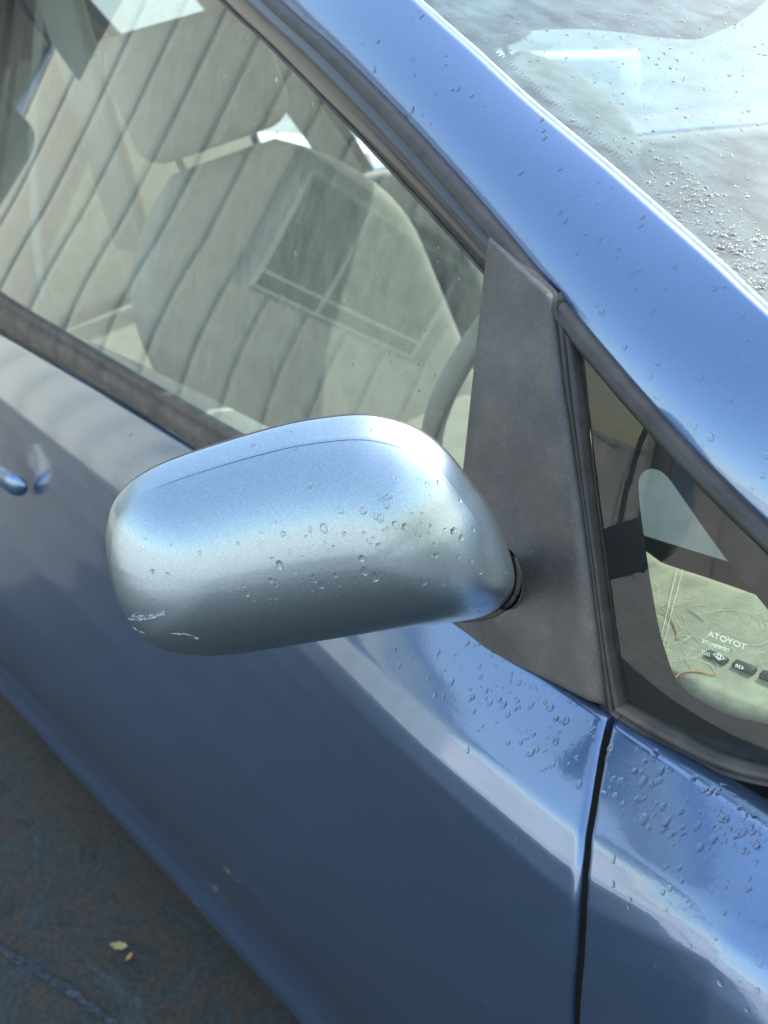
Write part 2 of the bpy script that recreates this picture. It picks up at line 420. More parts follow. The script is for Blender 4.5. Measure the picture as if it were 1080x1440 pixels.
# glass run seal (thin double line) and wide black door frame
a = Wxz; L1 = Lxz[:8]
def shift(P, d): return [np.array(p)+np.array(d) for p in P]
frame_top = [Lxz[0]+(Lxz[0]-Lxz[1])*.3]+Lxz[1:7]
def between(A, B, s, n=30):
    A = spline(A, n); B = spline(B, n); return [a+(b-a)*s for a, b in zip(A, B)]
Wl = Wxz[:]; Ll = Lxz[:7]
strip('glass_run_seal', between(Wl, Ll, -.04), between(Wl, Ll, .07), SG, [(0, -.004), (.05, .001), (.25, .0025), (.4, .0028), (.47, .0005), (.53, .0005), (.6, .0028), (.8, .003), (.97, .001), (1, -.003)], M['rubber_dirty'], door)
strip('door_frame', between(Wl, Ll, .075), between(Wl, Ll, .86), SG, [(0, -.003), (.02, .0015), (.06, .0035), (.5, .0045), (.92, .004), (.98, .002), (1, -.004)], M['black_gloss'], door)
# long rubber weatherstrip that borders the pillar
LL = Lxz
Lin = [p+np.array([-.004, -.0085]) for p in LL]
Lout = [p+np.array([.0015, .003]) for p in LL]
strip('pillar_weatherstrip', Lin, Lout, SG, [(0, -.004), (.05, .002), (.25, .005), (.5, .006), (.75, .004), (.9, .0005), (1, -.006)], M['rubber'], car, n=120)
# belt moulding below the glass: ridged, dusty
mold_low = poly(SG, [(0, 464), (100, 517), (200, 577), (290, 633), (350, 668)]); mold_low = ext(mold_low)
strip('belt_moulding', belt_glass, mold_low, SG, [(0, -.006), (.02, .002), (.10, .004), (.22, .0045), (.30, .001), (.34, .001), (.40, .0065), (.55, .0080), (.72, .0080), (.80, .006), (.86, .0065), (.95, .005), (1, -.006)], M['rubber_dirty'], door, n=120)

# sail panel (mirror base) with the flare toward the mirror neck
sl = poly(SG, [(697, 326), (692, 362), (687, 400), (680, 460), (672, 530), (664, 600), (656, 670), (648, 740), (640, 800), (632, 868)])
sr = poly(SG, [(785, 412), (789, 450), (795, 505), (803, 560), (812, 620), (822, 690), (832, 765), (842, 840), (850, 910), (858, 994)])
neck = at(715, 822, lambda x, y, z: y-SG(x, z))
Asl = spline(sl, 90); Asr = spline(sr, 90); G = []
for i, (a, b) in enumerate(zip(Asl, Asr)):
    row = []
    for s in [0, .012, .03, .06]+list(np.linspace(.1, .9, 36))+[.94, .97, .988, 1]:
        e = min(s, 1-s); hgt = .009*min(1, (e/.05))**.5 if e < .05 else .009
        ei = min(i, 89-i)/89; hgt *= min(1, ei/.012) if ei < .012 else 1
        x, z = a+(b-a)*s
        dx = (x-neck[0]); dz = (z-neck[2]); q = math.exp(-((dx/.035)**2+(dz/.040)**2)**1.1)
        N = nrm(SG, x, z)
        row.append(np.array([x, SG(x, z), z])+N*(hgt+.019*q*min(1, e/.12)))
    G.append(row)
G = np.array(G); back = np.concatenate([G[:, :1]+[0, .012, 0], G, G[:, -1:]+[0, .012, 0]], axis=1)
sail = grid('mirror_base_panel', back, M['sail'], door)
# seal under the sail along the belt
sb1 = poly(SG, [(632, 866), (700, 901), (760, 938), (820, 975), (862, 1003)])
strip('belt_seal', sb1, [p-np.array([0, .007]) for p in sb1], SG, [(0, -.002), (.2, .006), (.5, .008), (.8, .006), (1, -.004)], M['rubber'], door, n=50)

# ---- quarter window ahead of the mirror
qi_left = [(811, 486), (819, 543), (831, 665), (844, 767), (855, 850), (866, 925), (879, 990)]
qi_bot = [(879, 990), (912, 1008), (947, 1027), (1016, 1062), (1080, 1080), (1160, 1090)]
qi_top = [(811, 486), (868, 543), (950, 624), (1000, 682), (1047, 738), (1080, 779), (1160, 880)]
qo_left = [(789, 420), (797, 510), (814, 620), (834, 765), (852, 910), (862, 1000)]
qo_bot = [(862, 1001), (900, 1028), (935, 1050), (1005, 1083), (1080, 1103), (1160, 1112)]
quarter = empty('quarter_window', (0, 0, 0), parent=car)
qiL, qiB, qiT = poly(SG, qi_left), poly(SG, qi_bot), poly(SG, qi_top)
qoL, qoB = poly(SG, qo_left), poly(SG, qo_bot)
ridge = [(0, -.006), (.04, .003), (.12, .0055), (.28, .006), (.38, .0035), (.44, .002), (.50, .0035), (.62, .006), (.78, .006), (.9, .004), (1, -.003)]
strip('rubber_surround', qoL, qiL, SG, ridge, M['rubber'], quarter, n=70)
strip('rubber_surround', qoB, qiB, SG, ridge, M['rubber_dirty'], quarter, n=70)
qoT = Lxz[7:]; qoT = spline([p+np.array([-.003, -.006]) for p in ([Lxz[6]+np.array([.006, -.005])]+Lxz[7:])], 40); qiTs = spline(qiT, 40)
strip('rubber_surround', list(qoT), list(qiTs), SG, [(0, -.002), (.1, .002), (.45, .0035), (.6, .004), (.68, .002), (.74, .002), (.82, .0035), (.93, .003), (1, -.003)], M['black_gloss'], quarter, n=70)
# pane + printed black band with a clear teardrop opening
pane_b = spline(qiB, 60); pane_t = spline(qiT, 60); lf = spline(qiL, 30)
ctr = np.array(onS(SG, (960, 850)))
outer = np.array(list(spline(qiL, 60)[::-1])+list(pane_t[1:])+[pane_t[-1]+(pane_b[-1]-pane_t[-1])*s for s in np.linspace(.02, .98, 20)]+list(pane_b[::-1][:-1]))
def ringpts(loop, c, scale=1.0): return [c+(p-c)*scale for p in loop]
def surf_patch(name, loop, c, f, off, mat, parent, rings=10):
    V = []; N = len(loop)
    for k in range(rings+1):
        s = 1-k/rings*.999
        for p in loop:
            x, z = c+(p-c)*s; V.append(np.array([x, f(x, z), z])-nrm(f, x, z)*off)
    F = []
    for k in range(rings):
        for j in range(N):
            j2 = (j+1) % N; F.append((k*N+j, k*N+j2, (k+1)*N+j2, (k+1)*N+j))
    return mesh(name, V, F, mat, parent)
surf_patch('window_glass', outer, ctr, SG, .0005, M['quarter_glass'], quarter)
clear_px = [(893, 690), (893, 676), (898, 666), (908, 660), (921, 662), (934, 672), (950, 694), (975, 730), (1000, 765), (1030, 805), (1060, 840), (1100, 890), (1150, 955),
            (1160, 1000), (1140, 1024), (1100, 1025), (1060, 1018), (1020, 1008), (985, 990), (962, 975), (945, 955), (935, 930), (922, 885), (910, 820), (901, 760), (895, 715)]
clear = spline([onS(SG, p) for p in clear_px+[clear_px[0]]], 140)[:-1]
def ang_sample(loop, c, angs):
    L = np.array(loop)-c; a = np.arctan2(L[:, 1], L[:, 0]); r = np.linalg.norm(L, axis=1); o = np.argsort(a); a, r = a[o], r[o]
    a = np.r_[a-2*math.pi, a, a+2*math.pi]; r = np.r_[r, r, r]
    return [c+np.array([math.cos(q), math.sin(q)])*np.interp(q, a, r) for q in angs]
c2 = np.array(onS(SG, (985, 880)))
# dense angular sampling so that the thin apex stays smooth
Lc = np.array(clear)-c2; angs = np.sort(np.r_[np.arctan2(Lc[:, 1], Lc[:, 0]), np.linspace(-math.pi, math.pi, 200, endpoint=False), np.arctan2(outer[:, 1]-c2[1], outer[:, 0]-c2[0])])
Ao, Ai = ang_sample(outer, c2, angs), ang_sample(clear, c2, angs)
V = []; N = len(angs)
for k in range(7):
    for a, b in zip(Ao, Ai):
        x, z = a+(b-a)*k/6; V.append(np.array([x, SG(x, z), z])-nrm(SG, x, z)*.0035)
F = [(k*N+j, k*N+(j+1) % N, (k+1)*N+(j+1) % N, (k+1)*N+j) for k in range(6) for j in range(N)]
mesh('black_border', V, F, M['frit'], quarter, smooth=False)

# ------------------------------------------------------------------ A pillar
pn = np.array([.24, -.70, .67]); 
L3 = [np.array([p[0], SG(*p), p[1]]) for p in spline(Lxz, 100)]
dL = L3[-1]-L3[0]; dL /= np.linalg.norm(dL); pn -= dL*(pn@dL); pn /= np.linalg.norm(pn)
P0 = L3[50]
pe = np.cross(pn, dL); pe = pe if pe[1] > 0 else -pe
trim_px = [(585, 0), (662, 68), (740, 140), (800, 190), (860, 240), (940, 310), (1010, 372), (1080, 438)]
T3 = [at(*p, lambda a, b, c: (np.array([a, b, c])-P0)@pn) for p in trim_px]
e1 = T3[0]-T3[2]; e2 = T3[-1]-T3[-3]
T3 = [T3[0]+e1*2.0]+T3+[T3[-1]+e2*2.0]
Ts = spline(T3, 100)
# pillar lower edge in 3-D, extended alike
La = spline([np.array([p[0], SG(*p), p[1]]) for p in Lxz], 100)
ex0 = La[0]-La[10]; ex1 = La[-1]-La[-10]
Lb = spline([La[0]+ex0/np.linalg.norm(ex0)*.10]+list(La[::6])+[La[-1]+ex1/np.linalg.norm(ex1)*.16], 100)
G = []
for a, b in zip(Lb, Ts):
    row = [a+pn*-.014+pe*-.004, a+pn*-.008-pe*.001]
    for s in np.linspace(0, 1, 24):
        row.append(a+(b-a)*s+pn*(.006*math.sin(math.pi*s)**.8-.004*(1-s)**6))
    row += [b-pn*.006+pe*.001, b-pn*.012+pe*.001]
    G.append(row)
pillar = grid('roof_pillar', G, M['paint'], car)

# windscreen: from the trim line across the car
wn = np.cross(dL, [0, 1, 0]); wn = wn if wn[2] > 0 else -wn; wn /= np.linalg.norm(wn)
inw = np.array([0, 1, 0.]); 
def WS(t3, v, off=0):
    """point on the windscreen: t3 a point on the near trim line, v metres inboard"""
    half = CY-t3[1]; q = (v-half)/half
    bow = BOW*(1-q*q)
    return np.array([t3[0], t3[1]+v, t3[2]])+wn*(bow-.006+off)
BOW = .060
near = Ts
G = [[WS(t, v) for v in np.linspace(.002, 2*(CY-t[1])-.002, 60)] for t in near]
ws = grid('windscreen', G, M['wind_glass'], car)
# polished trim: two lips and a groove
def along(v0, prof, n0=0):
    G = []
    for i, t in enumerate(near):
        row = []
        for v, hh in prof: row.append(WS(t, v, hh))
        G.append(row)
    return G
grid('bright_trim', along(0, [(-.0012, -.006), (-.0008, .003), (.0000, .0042), (.0010, .0036), (.0016, .0012), (.0022, .0010), (.0028, .0030), (.0040, .0046), (.0054, .0046), (.0066, .003), (.0075, .0008)]), M['chrome'], car)
grid('trim_groove', along(0, [(.0012, .0021), (.0027, .0021)]), M['gap_dark'], car)
# printed band with comb teeth
teeth = spline(T3, 900); V = []; F = []
for i, t in enumerate(teeth):
    vv = .0225 if i % 4 < 2 else .0190
    V += [WS(t, .005, -.0012), WS(t, vv, -.0012)]
    if i: k = 2*i; F.append((k-2, k-1, k+1, k))
mesh('windscreen_band', V, F, M['frit'], ws, smooth=False)

# ------------------------------------------------------------------ rest of the shell
ro = []
top = Ts[0]
for x in np.linspace(top[0], -2.6, 24):
    k = (x-top[0])/(-2.6-top[0]); zr = top[2]-.006+.05*math.sin(min(1, k*1.2)*math.pi*.6)-.10*k*k
    ro.append([(x, top[1]+v, zr+.03*(1-((v-(CY-top[1]))/(CY-top[1]))**2)) for v in np.linspace(-.005, 2*(CY-top[1])+.005, 24)])
roof = grid('roof', ro, M['paint'], car)
grid('headlining', np.array(ro)-[0.01, 0, .03], M['headliner'], car)
# cant rail closing roof to side glass behind the A pillar
zt = float(Wa[0, 1]); G = []
for x in np.linspace(Wa[0, 0]-.0, -2.6, 30):
    zr = zt+.01; G.append([(x, SG(x, zr), zr), (x, SG(x, zr)-.004, zr+.02), (x, (SG(x, zr)+top[1])/2-.01, (zr+top[2])/2+.012), (x, top[1]-.002, top[2]+.002)])
rail = grid('cant_rail', G, M['paint'], car)
# bonnet ahead of the windscreen
bt = Ts[-1]; G = []
for x in np.linspace(bt[0]-.02, 1.0, 16):
    G.append([(x, y, bt[2]-.04-.16*(x-bt[0])+.05*(1-((y-CY)/.75)**2)) for y in np.linspace(.11, 2*CY-.11, 24)])
grid('bonnet', G, M['paint'], car)
# far side shell
fardoor = empty('front_door', (0, 0, 0), parent=car)
mirrored(dp, fardoor); mirrored(wing, car); mirrored(rdp, car, 'rear_door_panel'); mirrored(pillar, car); mirrored(rail, car); 
mirrored(bpy.data.objects['door_frame'], fardoor)
fg = mirrored(win, fardoor); fg.data.materials.clear(); fg.data.materials.append(M['far_glass'])
# rear window side panes and pillars
for sgn in (0, 1):
    for (x0, x1, mt, nm) in ((-2.0, -1.88, M['black_gloss'], 'centre_pillar'), (-2.35, -2.0, M['side_glass'] if not sgn else M['far_glass'], 'rear_side_glass'), (-2.7, -2.35, M['paint'], 'rear_pillar')):
        G = [[(x, (SG(x, z)+.003) if not sgn else 2*CY-SG(x, z)-.003, z) for z in np.linspace(ZB(x)-.02, zt+.015, 10)] for x in np.linspace(x0, x1, 10)]
        grid(nm, G, mt, car)
        if nm != 'rear_side_glass': grid('pillar_lining', [[(a_, b_+(.03 if not sgn else -.03), c_) for a_, b_, c_ in row] for row in G], M['interior'], car)
box('tailgate_lining', (-2.66, CY, .85), (.02, .56, 1.0), M['interior'], car, bevel=.005)
box('tailgate', (-2.7, CY, .85), (.05, .62, 1.1), M['paint'], car, bevel=.02)
box('cabin_floor', (-.9, CY, .30), (3.4, 1.50, .04), M['dark_plastic'], car)
box('underbody', (-.6, CY, .24), (3.6, 1.5, .06), M['dark_plastic'], car, bevel=.01)
box('bulkhead', (.42, CY, .58), (.03, 1.5, .50), M['dark_plastic'], car)

# ------------------------------------------------------------------ interior
def cushion(name, c, s, mat, parent, ry=0, rz=0, bev=.05):
    return box(name, c, s, mat, parent, ry=ry, rz=rz, bevel=bev, seg=5)
def seat(y0, name='front_seat'):
    s = empty(name, (-1.05, y0, .3), parent=car)
    def lc(o): o.location = (1.05, -y0, -.3); return o
    lc(cushion('seat_cushion', (-.82, y0, .52), (.52, .50, .16), M['fabric'], s, bev=.06))
    # backrest with a domed, bolstered outline
    G = []
    for i, u in enumerate(np.linspace(0, 1, 24)):
        zc = .55+.50*u; xc = -1.02-.18*u; half = .255*(1-.62*max(0, (u-.55)/.45)**2.4); row = []
        th = .055*(1-.3*u)*(1 if u < .93 else max(.15, 1-(u-.93)*11))
        for q in np.linspace(0, 2*math.pi, 36, endpoint=False):
            cx, sy = math.cos(q), math.sin(q)
            px_ = math.copysign(abs(cx)**.6, cx)*th; py_ = math.copysign(abs(sy)**.75, sy)*half
            bol = .035*(abs(py_)/.245)**3 if cx > 0 else 0
            row.append((xc+px_+bol, y0+py_, zc+(px_*.3)))
        G.append(row)
    G.append([tuple(np.mean(G[-1], axis=0))]*36)
    b = lc(grid('backrest', G, M['fabric'], s, closed=True)); fix_normals(b)
    lc(cushion('headrest', (-1.22, y0, 1.16), (.10, .27, .19), M['fabric'], s, ry=R_(-12), bev=.045))
    for dy in (-.07, .07): lc(tube('headrest_post', [(-1.20, y0+dy, 1.02), (-1.24, y0+dy, 1.12)], .006, M['dark_plastic'], s, res=4))
    return s
seat(.60); seat(1.17)
for sg_ in (0, 1):
    G = [[(x, YB(x)+.06 if not sg_ else 2*CY-YB(x)-.06, z) for z in (.3, .6, ZB(x)+.01)] for x in np.linspace(-2.68, -1.86, 8)]
    grid('rear_door_trim', G, M['interior'], car)
rs = empty('rear_seat', (-1.9, CY, .3), parent=car)
for o in (cushion('seat_cushion', (-1.9, CY, .52), (.5, .86, .16), M['fabric'], rs), cushion('backrest', (-2.25, CY, .86), (.14, .86, .60), M['fabric'], rs, ry=R_(-16))):
    o.location = (1.9, -CY, -.3)
# near belt webbing and B pillar inner trim
B1 = [at(52, -20, lambda x, y, z: y-.335), at(45, 230, lambda x, y, z: y-.335), at(48, 470, lambda x, y, z: y-.335)]
box('pillar_trim', (-1.62, .60, 1.12), (.14, .03, .55), M['interior'], car, bevel=.012)
bp_ = [at(px_, py_, lambda x, y, z: y-SG(x, z)-.05) for px_, py_ in ((62, -60), (52, 60), (46, 200), (50, 330), (62, 430))]
GB = []
for i_, p_ in enumerate(spline(bp_, 40)):
    GB.append([p_+np.array([dx_, dy_, 0]) for dx_, dy_ in ((-.024, .002), (-.012, -.001), (0, -.002), (.012, -.001), (.024, .002), (.012, .004), (-.012, .004))])
grid('seat_belt', GB, M['interior'], car, closed=True)
# inner door trims: near (seen through the glass just under the belt) and far
G = [[(x, SG(x, ZB(x)-.01)+.02+v, ZB(x)-.012-w_) for v, w_ in ((0, .004), (.012, 0), (.05, -.002), (.075, .008), (.085, .04), (.085, .25), (.10, .5))] for x in np.linspace(-1.85, -.02, 60)]
dt = grid('door_trim', G, M['interior'], door)
dtf = mirrored(dt, fardoor)
# far pillars' inner trim (pale)
G = []
for a, b in zip(Lb, Ts):
    if a[0] > -.16: break
    G.append([a+np.array([0, .030, -.030]), (a+b)/2+np.array([-.02, .045, -.045]), b+np.array([-.02, .03, -.03])])
pt = grid('pillar_trim', G, M['interior'], car); mirrored(pt, car)
# dashboard with padded top, vents, steering wheel and binnacle
G = []
for y in np.linspace(.26, 2*CY-.26, 50):
    row = []
    for x, z in ((.34, .900), (.20, .905), (.10, .912), (.0, .915), (-.16, .905), (-.25, .88), (-.28, .84), (-.26, .76), (-.20, .65), (-.12, .5)):
        row.append((x, y, z+.006*math.sin(y*9)))
    G.append(row)
dash = grid('dashboard', G, M['dash_dark'], car)
# padded sill of the dashboard right under the quarter window: rounded inner edge
SZ = .932
def sill_z(x, y): return SZ+.003*math.sin(x*23+1)-.10*max(0, .125-y)
G = []
for x in np.linspace(-.22, .20, 60):
    yi = .224+.10*max(0, x-.02)+.35*max(0, -.06-x)
    ys_ = SG(x, SZ)+.012; row = [(x, ys_, SZ-.012)]
    for y in np.linspace(ys_+.002, yi-.012, 24): row.append((x, y, sill_z(x, y)))
    for q in (20, 45, 70, 90): row.append((x, yi-.012+.012*math.sin(R_(q)), sill_z(x, yi)-.012+.012*math.cos(R_(q))))
    row.append((x, yi, SZ-.10)); G.append(row)
sill = grid('dashboard_sill', G, M['dash'], car)
def sillpt(px, py, dz=.0015): return at(px, py, lambda x, y, z: z-SZ-dz)
for (ax_, ay_), (bx_, by_) in (((993, 922), (1022, 935)), ((1032, 936), (1062, 948)), ((1070, 951), (1100, 962)), ((1108, 966), (1138, 976))):
    A_, B_ = sillpt(ax_, ay_), sillpt(bx_, by_); C_ = sillpt(ax_+4, ay_+11); c_ = (A_+B_)/2; L_ = np.linalg.norm(B_-A_)
    box('demister_slot', (c_[0], c_[1], c_[2]+.002), (L_, .0065, .004), M['dark_plastic'], sill, rz=math.atan2(B_[1]-A_[1], B_[0]-A_[0]), bevel=.0012)
whl = empty('steering_wheel', (-.50, .56, .86), parent=car); whl.rotation_euler = (0, R_(-62), 0)
P = [(.185*math.cos(q), .185*math.sin(q), 0) for q in np.linspace(0, 2*math.pi, 25)]
tube('rim', P, .013, M['fabric'], whl, n=12, res=72)
cushion('hub', (0, 0, -.01), (.12, .16, .05), M['fabric'], whl, bev=.02)
for a in (0, 120, 240): tube('spoke', [(0, 0, -.01), (.17*math.cos(R_(a+90)), .17*math.sin(R_(a+90)), 0)], .012, M['fabric'], whl, res=6)
tube('steering_column', [(-.49, .56, .85), (-.2, .56, .74)], .035, M['dark_plastic'], car, n=14, res=8)
# sun visor behind the windscreen's upper part
vis_px = [(560, -60), (598, 12), (640, 24), (700, 21), (800, 15), (870, 19), (930, 27), (985, 30), (1005, 24), (1062, -4), (1120, -60)]
vp0 = WS(Ts[35], .12, -.05)
VP = [at(*p, lambda a, b, c: (np.array([a, b, c])-vp0)@wn) for p in vis_px]
VP = list(spline(VP, 50)); V = VP+[p-wn*.016 for p in VP]; N = len(VP)
mesh('sun_visor', V, [tuple(range(N)), tuple(range(2*N-1, N-1, -1))]+[(i, (i+1) % N, N+(i+1) % N, N+i) for i in range(N)], M['dark_plastic'], car, smooth=False)

# ------------------------------------------------------------------ etched mark and stray fibres on the quarter glass
def text_mesh(name, s, size, loc, xdir, ydir, mat, parent, mirror=False, ext=.0001):
    cu = bpy.data.curves.new('t', 'FONT'); cu.body = s; cu.size = size; cu.extrude = ext; cu.align_x = 'LEFT'
    ob = bpy.data.objects.new('t', cu); S.collection.objects.link(ob)
    dg = bpy.context.evaluated_depsgraph_get(); dg.update(); me = bpy.data.meshes.new_from_object(ob.evaluated_get(dg)); bpy.data.objects.remove(ob)
    me.materials.append(mat)
    X = Vector(xdir); wid = X.length; X.normalize(); mw = max(v.co.x for v in me.vertices); k_ = wid/mw
    for v in me.vertices: v.co.x *= k_
    Y = Vector(ydir); Y = (Y-X*Y.dot(X)).normalized(); Z = X.cross(Y)
    if mirror:
        w_ = max(v.co.x for v in me.vertices)
        for v in me.vertices: v.co.x = w_-v.co.x
        me.flip_normals()
    for v in me.vertices: v.co = Vector(loc)+X*v.co.x+Y*v.co.y+Z*v.co.z
    me.name = name; return link(bpy.data.objects.new(name, me), parent)
def gq(px, py, off=-.004):
    p = at(px, py, lambda x, y, z: y-SG(x, z)-.005); return p
def mark(name, s, px0, px1, size_px, mirror=True):
    a = gq(*px0); b = gq(*px1); up = gq(px0[0]+size_px*.35, px0[1]-size_px)-a
    return text_mesh(name, s, np.linalg.norm(up)*1.25, a, b-a, up, M['mark'], quarter, mirror)
mark('etched_mark', 'TOYOTA', (995, 894), (1049, 914), 8)
mark('etched_mark', 'TEMPERLITE', (987, 903.5), (1026, 918), 5)
mark('etched_mark', 'DOT', (986, 919), (998, 923.5), 5)
mark('etched_mark', '43R', (1033, 938), (1046, 942.5), 5.5)
# lozenge symbol
a, b = gq(1011, 923), gq(1015, 924.5); ax = (b-a)/np.linalg.norm(b-a); u_ = gq(1013, 915)-a; u_ -= ax*(u_@ax); u_ /= np.linalg.norm(u_)
V = []; 
for rr in (1, .78): V += [a+ax*.0042*rr*c+u_*.0026*rr*s_ for c, s_ in ((1, 0), (0, 1), (-1, 0), (0, -1))]
F = [(i, (i+1) % 4, 4+(i+1) % 4, 4+i) for i in range(4)]
k0 = len(V); V += [a+ax*.0016*r*math.cos(q)+u_*.0015*r*math.sin(q) for r in (1, .5) for q in np.linspace(0, 2*math.pi, 12, endpoint=False)]
F += [(k0+i, k0+(i+1) % 12, k0+12+(i+1) % 12, k0+12+i) for i in range(12)]
mesh('etched_mark', V, F, M['mark'], quarter, smooth=False)
# fibres: pale threads lying on the dashboard under the pane, and two orange ones
def dashpt(px, py, dz=.0035): return at(px, py, lambda x, y, z: z-SZ-dz)
fb = []
def fibre(pts, r, mat):
    P = [dashpt(*p) for p in pts]; return tube('fibre', P, [r*.4, r, r*.3], mat, None, n=4, res=20)
thr = []
for k in range(80):
    bx, by = (925+rng.randn()*14, 915+rng.randn()*42) if k < 46 else (rng.uniform(930, 1080), rng.uniform(850, 930))
    L_ = rng.uniform(8, 45); an = rng.uniform(-.4, 1.1); cv = rng.uniform(-.7, .7)
    thr.append((bx, by, L_, an, cv))
Vf, Ff = [], []
def add_fibre(pts, r):
    P = spline([dashpt(*p) for p in pts], 9)
    if min(p[1]-SG(p[0], p[2]) for p in P) < .010: return
    k0 = len(Vf)
    for i, p in enumerate(P):
        t = P[min(i+1, 8)]-P[max(i-1, 0)]; t /= np.linalg.norm(t)+1e-9; s_ = np.cross(t, [0, 0, 1]); s_ /= np.linalg.norm(s_)+1e-9
        rr = r*.75*(1-.7*abs(i/8-.4)); Vf.extend([p+s_*rr, p+np.array([0, 0, rr*1.4]), p-s_*rr])
    for i in range(8):
        for j in range(2): a = k0+3*i+j; Ff.append((a, a+1, a+4, a+3))
for bx, by, L_, an, cv in thr:
    add_fibre([(bx, by), (bx+L_*.5*math.cos(an), by+L_*.5*math.sin(an)), (bx+L_*math.cos(an+cv), by+L_*math.sin(an+cv))], rng.uniform(.00012, .0003))
add_fibre([(990, 862), (1030, 858), (1078, 872)], .0003); add_fibre([(966, 855), (978, 862), (992, 874)], .0007)
add_fibre([(952, 800), (940, 850), (928, 905)], .00035); add_fibre([(960, 802), (947, 850), (932, 910)], .00035)
fo = mesh('loose_fibres', Vf, Ff, M['fibre'])
tag(fo, 'pale loose hairs and threads scattered on the dashboard behind the quarter window', 'fibres', kind='stuff')
o = tube('orange_strand', [dashpt(944, 961), dashpt(955, 948), dashpt(975, 944), dashpt(1008, 949)], [.0003, .0007, .0004], M['fibre_orange'], n=6, res=24)
tag(o, 'orange strand lying low in the corner of the quarter window', 'strand')
o = tube('orange_strand', [dashpt(928, 856), dashpt(941, 866), dashpt(950, 885), dashpt(952, 900)], [.0003, .0006, .0003], M['fibre_orange'], n=6, res=24)
tag(o, 'orange curved strand standing higher among the pale threads', 'strand')

# ------------------------------------------------------------------ wing mirror
mir = empty('wing_mirror', (0, 0, 0), parent=car)
Nk = np.array([-.035, .055, 1.01]); Tp = np.array([-.205, -.118, 1.062])
ma = (Tp-Nk); mlen = np.linalg.norm(ma); ma /= mlen
mh = np.array([-ma[1], ma[0], 0]); mh = -mh if mh[0] < 0 else mh; mh /= np.linalg.norm(mh)
mn = mh*math.cos(R_(6))+np.array([0, 0, 1])*math.sin(R_(6)); mn -= ma*(mn@ma); mn /= np.linalg.norm(mn)
mv = np.cross(mn, ma); mv = mv if mv[2] > 0 else -mv
MC = (Nk+Tp)/2+mn*.0
def onM(p, off=0): return at(p[0], p[1], lambda a, b, c: (np.array([a, b, c])-MC)@mn-off)
out_px = [(149, 775), (149, 750), (153, 725), (162, 703), (182, 680), (212, 660), (250, 644), (300, 627), (370, 606), (430, 592), (500, 584), (545, 589), (590, 606),
          (630, 638), (665, 684), (690, 720), (710, 762), (722, 800), (722, 826), (708, 848), (684, 862), (640, 870), (560, 880), (470, 894), (400, 906), (330, 916), (280, 917), (235, 910), (205, 897), (184, 875), (165, 842), (154, 808)]
loop = spline([onM(p) for p in out_px+[out_px[0]]], 241)[:-1]
uv = np.array([[(p-MC)@ma, (p-MC)@mv] for p in loop])
print('mirror len', mlen, 'uv range', uv.min(0), uv.max(0), 'n', mn)
H = .044
s0 = np.array([uv[:, 0].min()+.068, 0]); s1 = np.array([uv[:, 0].max()-.062, 0])
vm = lambda u: .5*(np.interp(u, *zip(*sorted((q[0], q[1]) for q in uv if q[1] > 0)))+np.interp(u, *zip(*sorted((q[0], q[1]) for q in uv if q[1] <= 0))))
cen = []
for q in uv:
    u = min(max(q[0], s0[0]), s1[0]); cen.append(np.array([u*.75+ (s0[0]+s1[0])*.125, vm(u*.75+(s0[0]+s1[0])*.125)]))
cen = np.array(cen)
def rings(rs, hf):
    G = []
    for r in rs:
        row = []
        for q, c in zip(uv, cen):
            p = c+(q-c)*r; row.append(MC+ma*p[0]+mv*p[1]+mn*hf(r, q, c))
        G.append(row)
    return G
def hcap(r, q, c):
    # chamfered band (r .9-1) along the top and outer end, then the domed face
    topw = max(0, min(1, (q[1]-c[1])/.03))       # top side
    endw = max(0, min(1, (q[0]-s1[0])/.03))      # outer end
    b = max(topw, endw*.9)
    dome = H*(1-r**2.15)**.66
    k = .90
    if r > k and b > 0:
        hk = H*(1-k**2.15)**.66; lin = hk*(1-r)/(1-k)
        b *= .55; return dome*(1-b)+b*lin
    return dome
rs = list(1-np.linspace(0, 1, 60)**1.6*.95)
rs = sorted(set(rs+[.91, .905, .90, .895, .89, .999, .995, .99]), reverse=True)
cap = grid('mirror_cap', rings(rs, hcap), M['cap'], mir, closed=True)
_b = bmesh.new(); _b.from_mesh(cap.data); _b.verts.ensure_lookup_table(); _n = len(uv); _f = _b.faces.new([_b.verts[len(_b.verts)-_n+i] for i in range(_n)]); bmesh.ops.triangulate(_b, faces=[_f]); _b.to_mesh(cap.data); _b.free(); cap.data.shade_smooth()
fix_normals(cap)
# fine parting line round the top and the outer corner of the cap
PL = []
for q, c in zip(uv, cen):
    if q[1]-c[1] > .012 or q[0] > s1[0]+.02:
        if q[0] > s0[0]-.03 or True:
            r = .885; p = c+(q-c)*r; PL.append((p[0], MC+ma*p[0]+mv*p[1]+mn*(hcap(r, q, c)+.00012)))
PL = [p for u_, p in sorted(PL, key=lambda t: t[0]) if -.085 < u_ < .090]
PL = sorted(PL, key=lambda p: float((p-MC)@ma)); PLs = [p for p in PL if (p-MC)@mv > .02]
tube('parting_line', PLs[::4], [.00005, .00012, .00014, .00006], M['gap_dark'], mir, n=5, res=80)
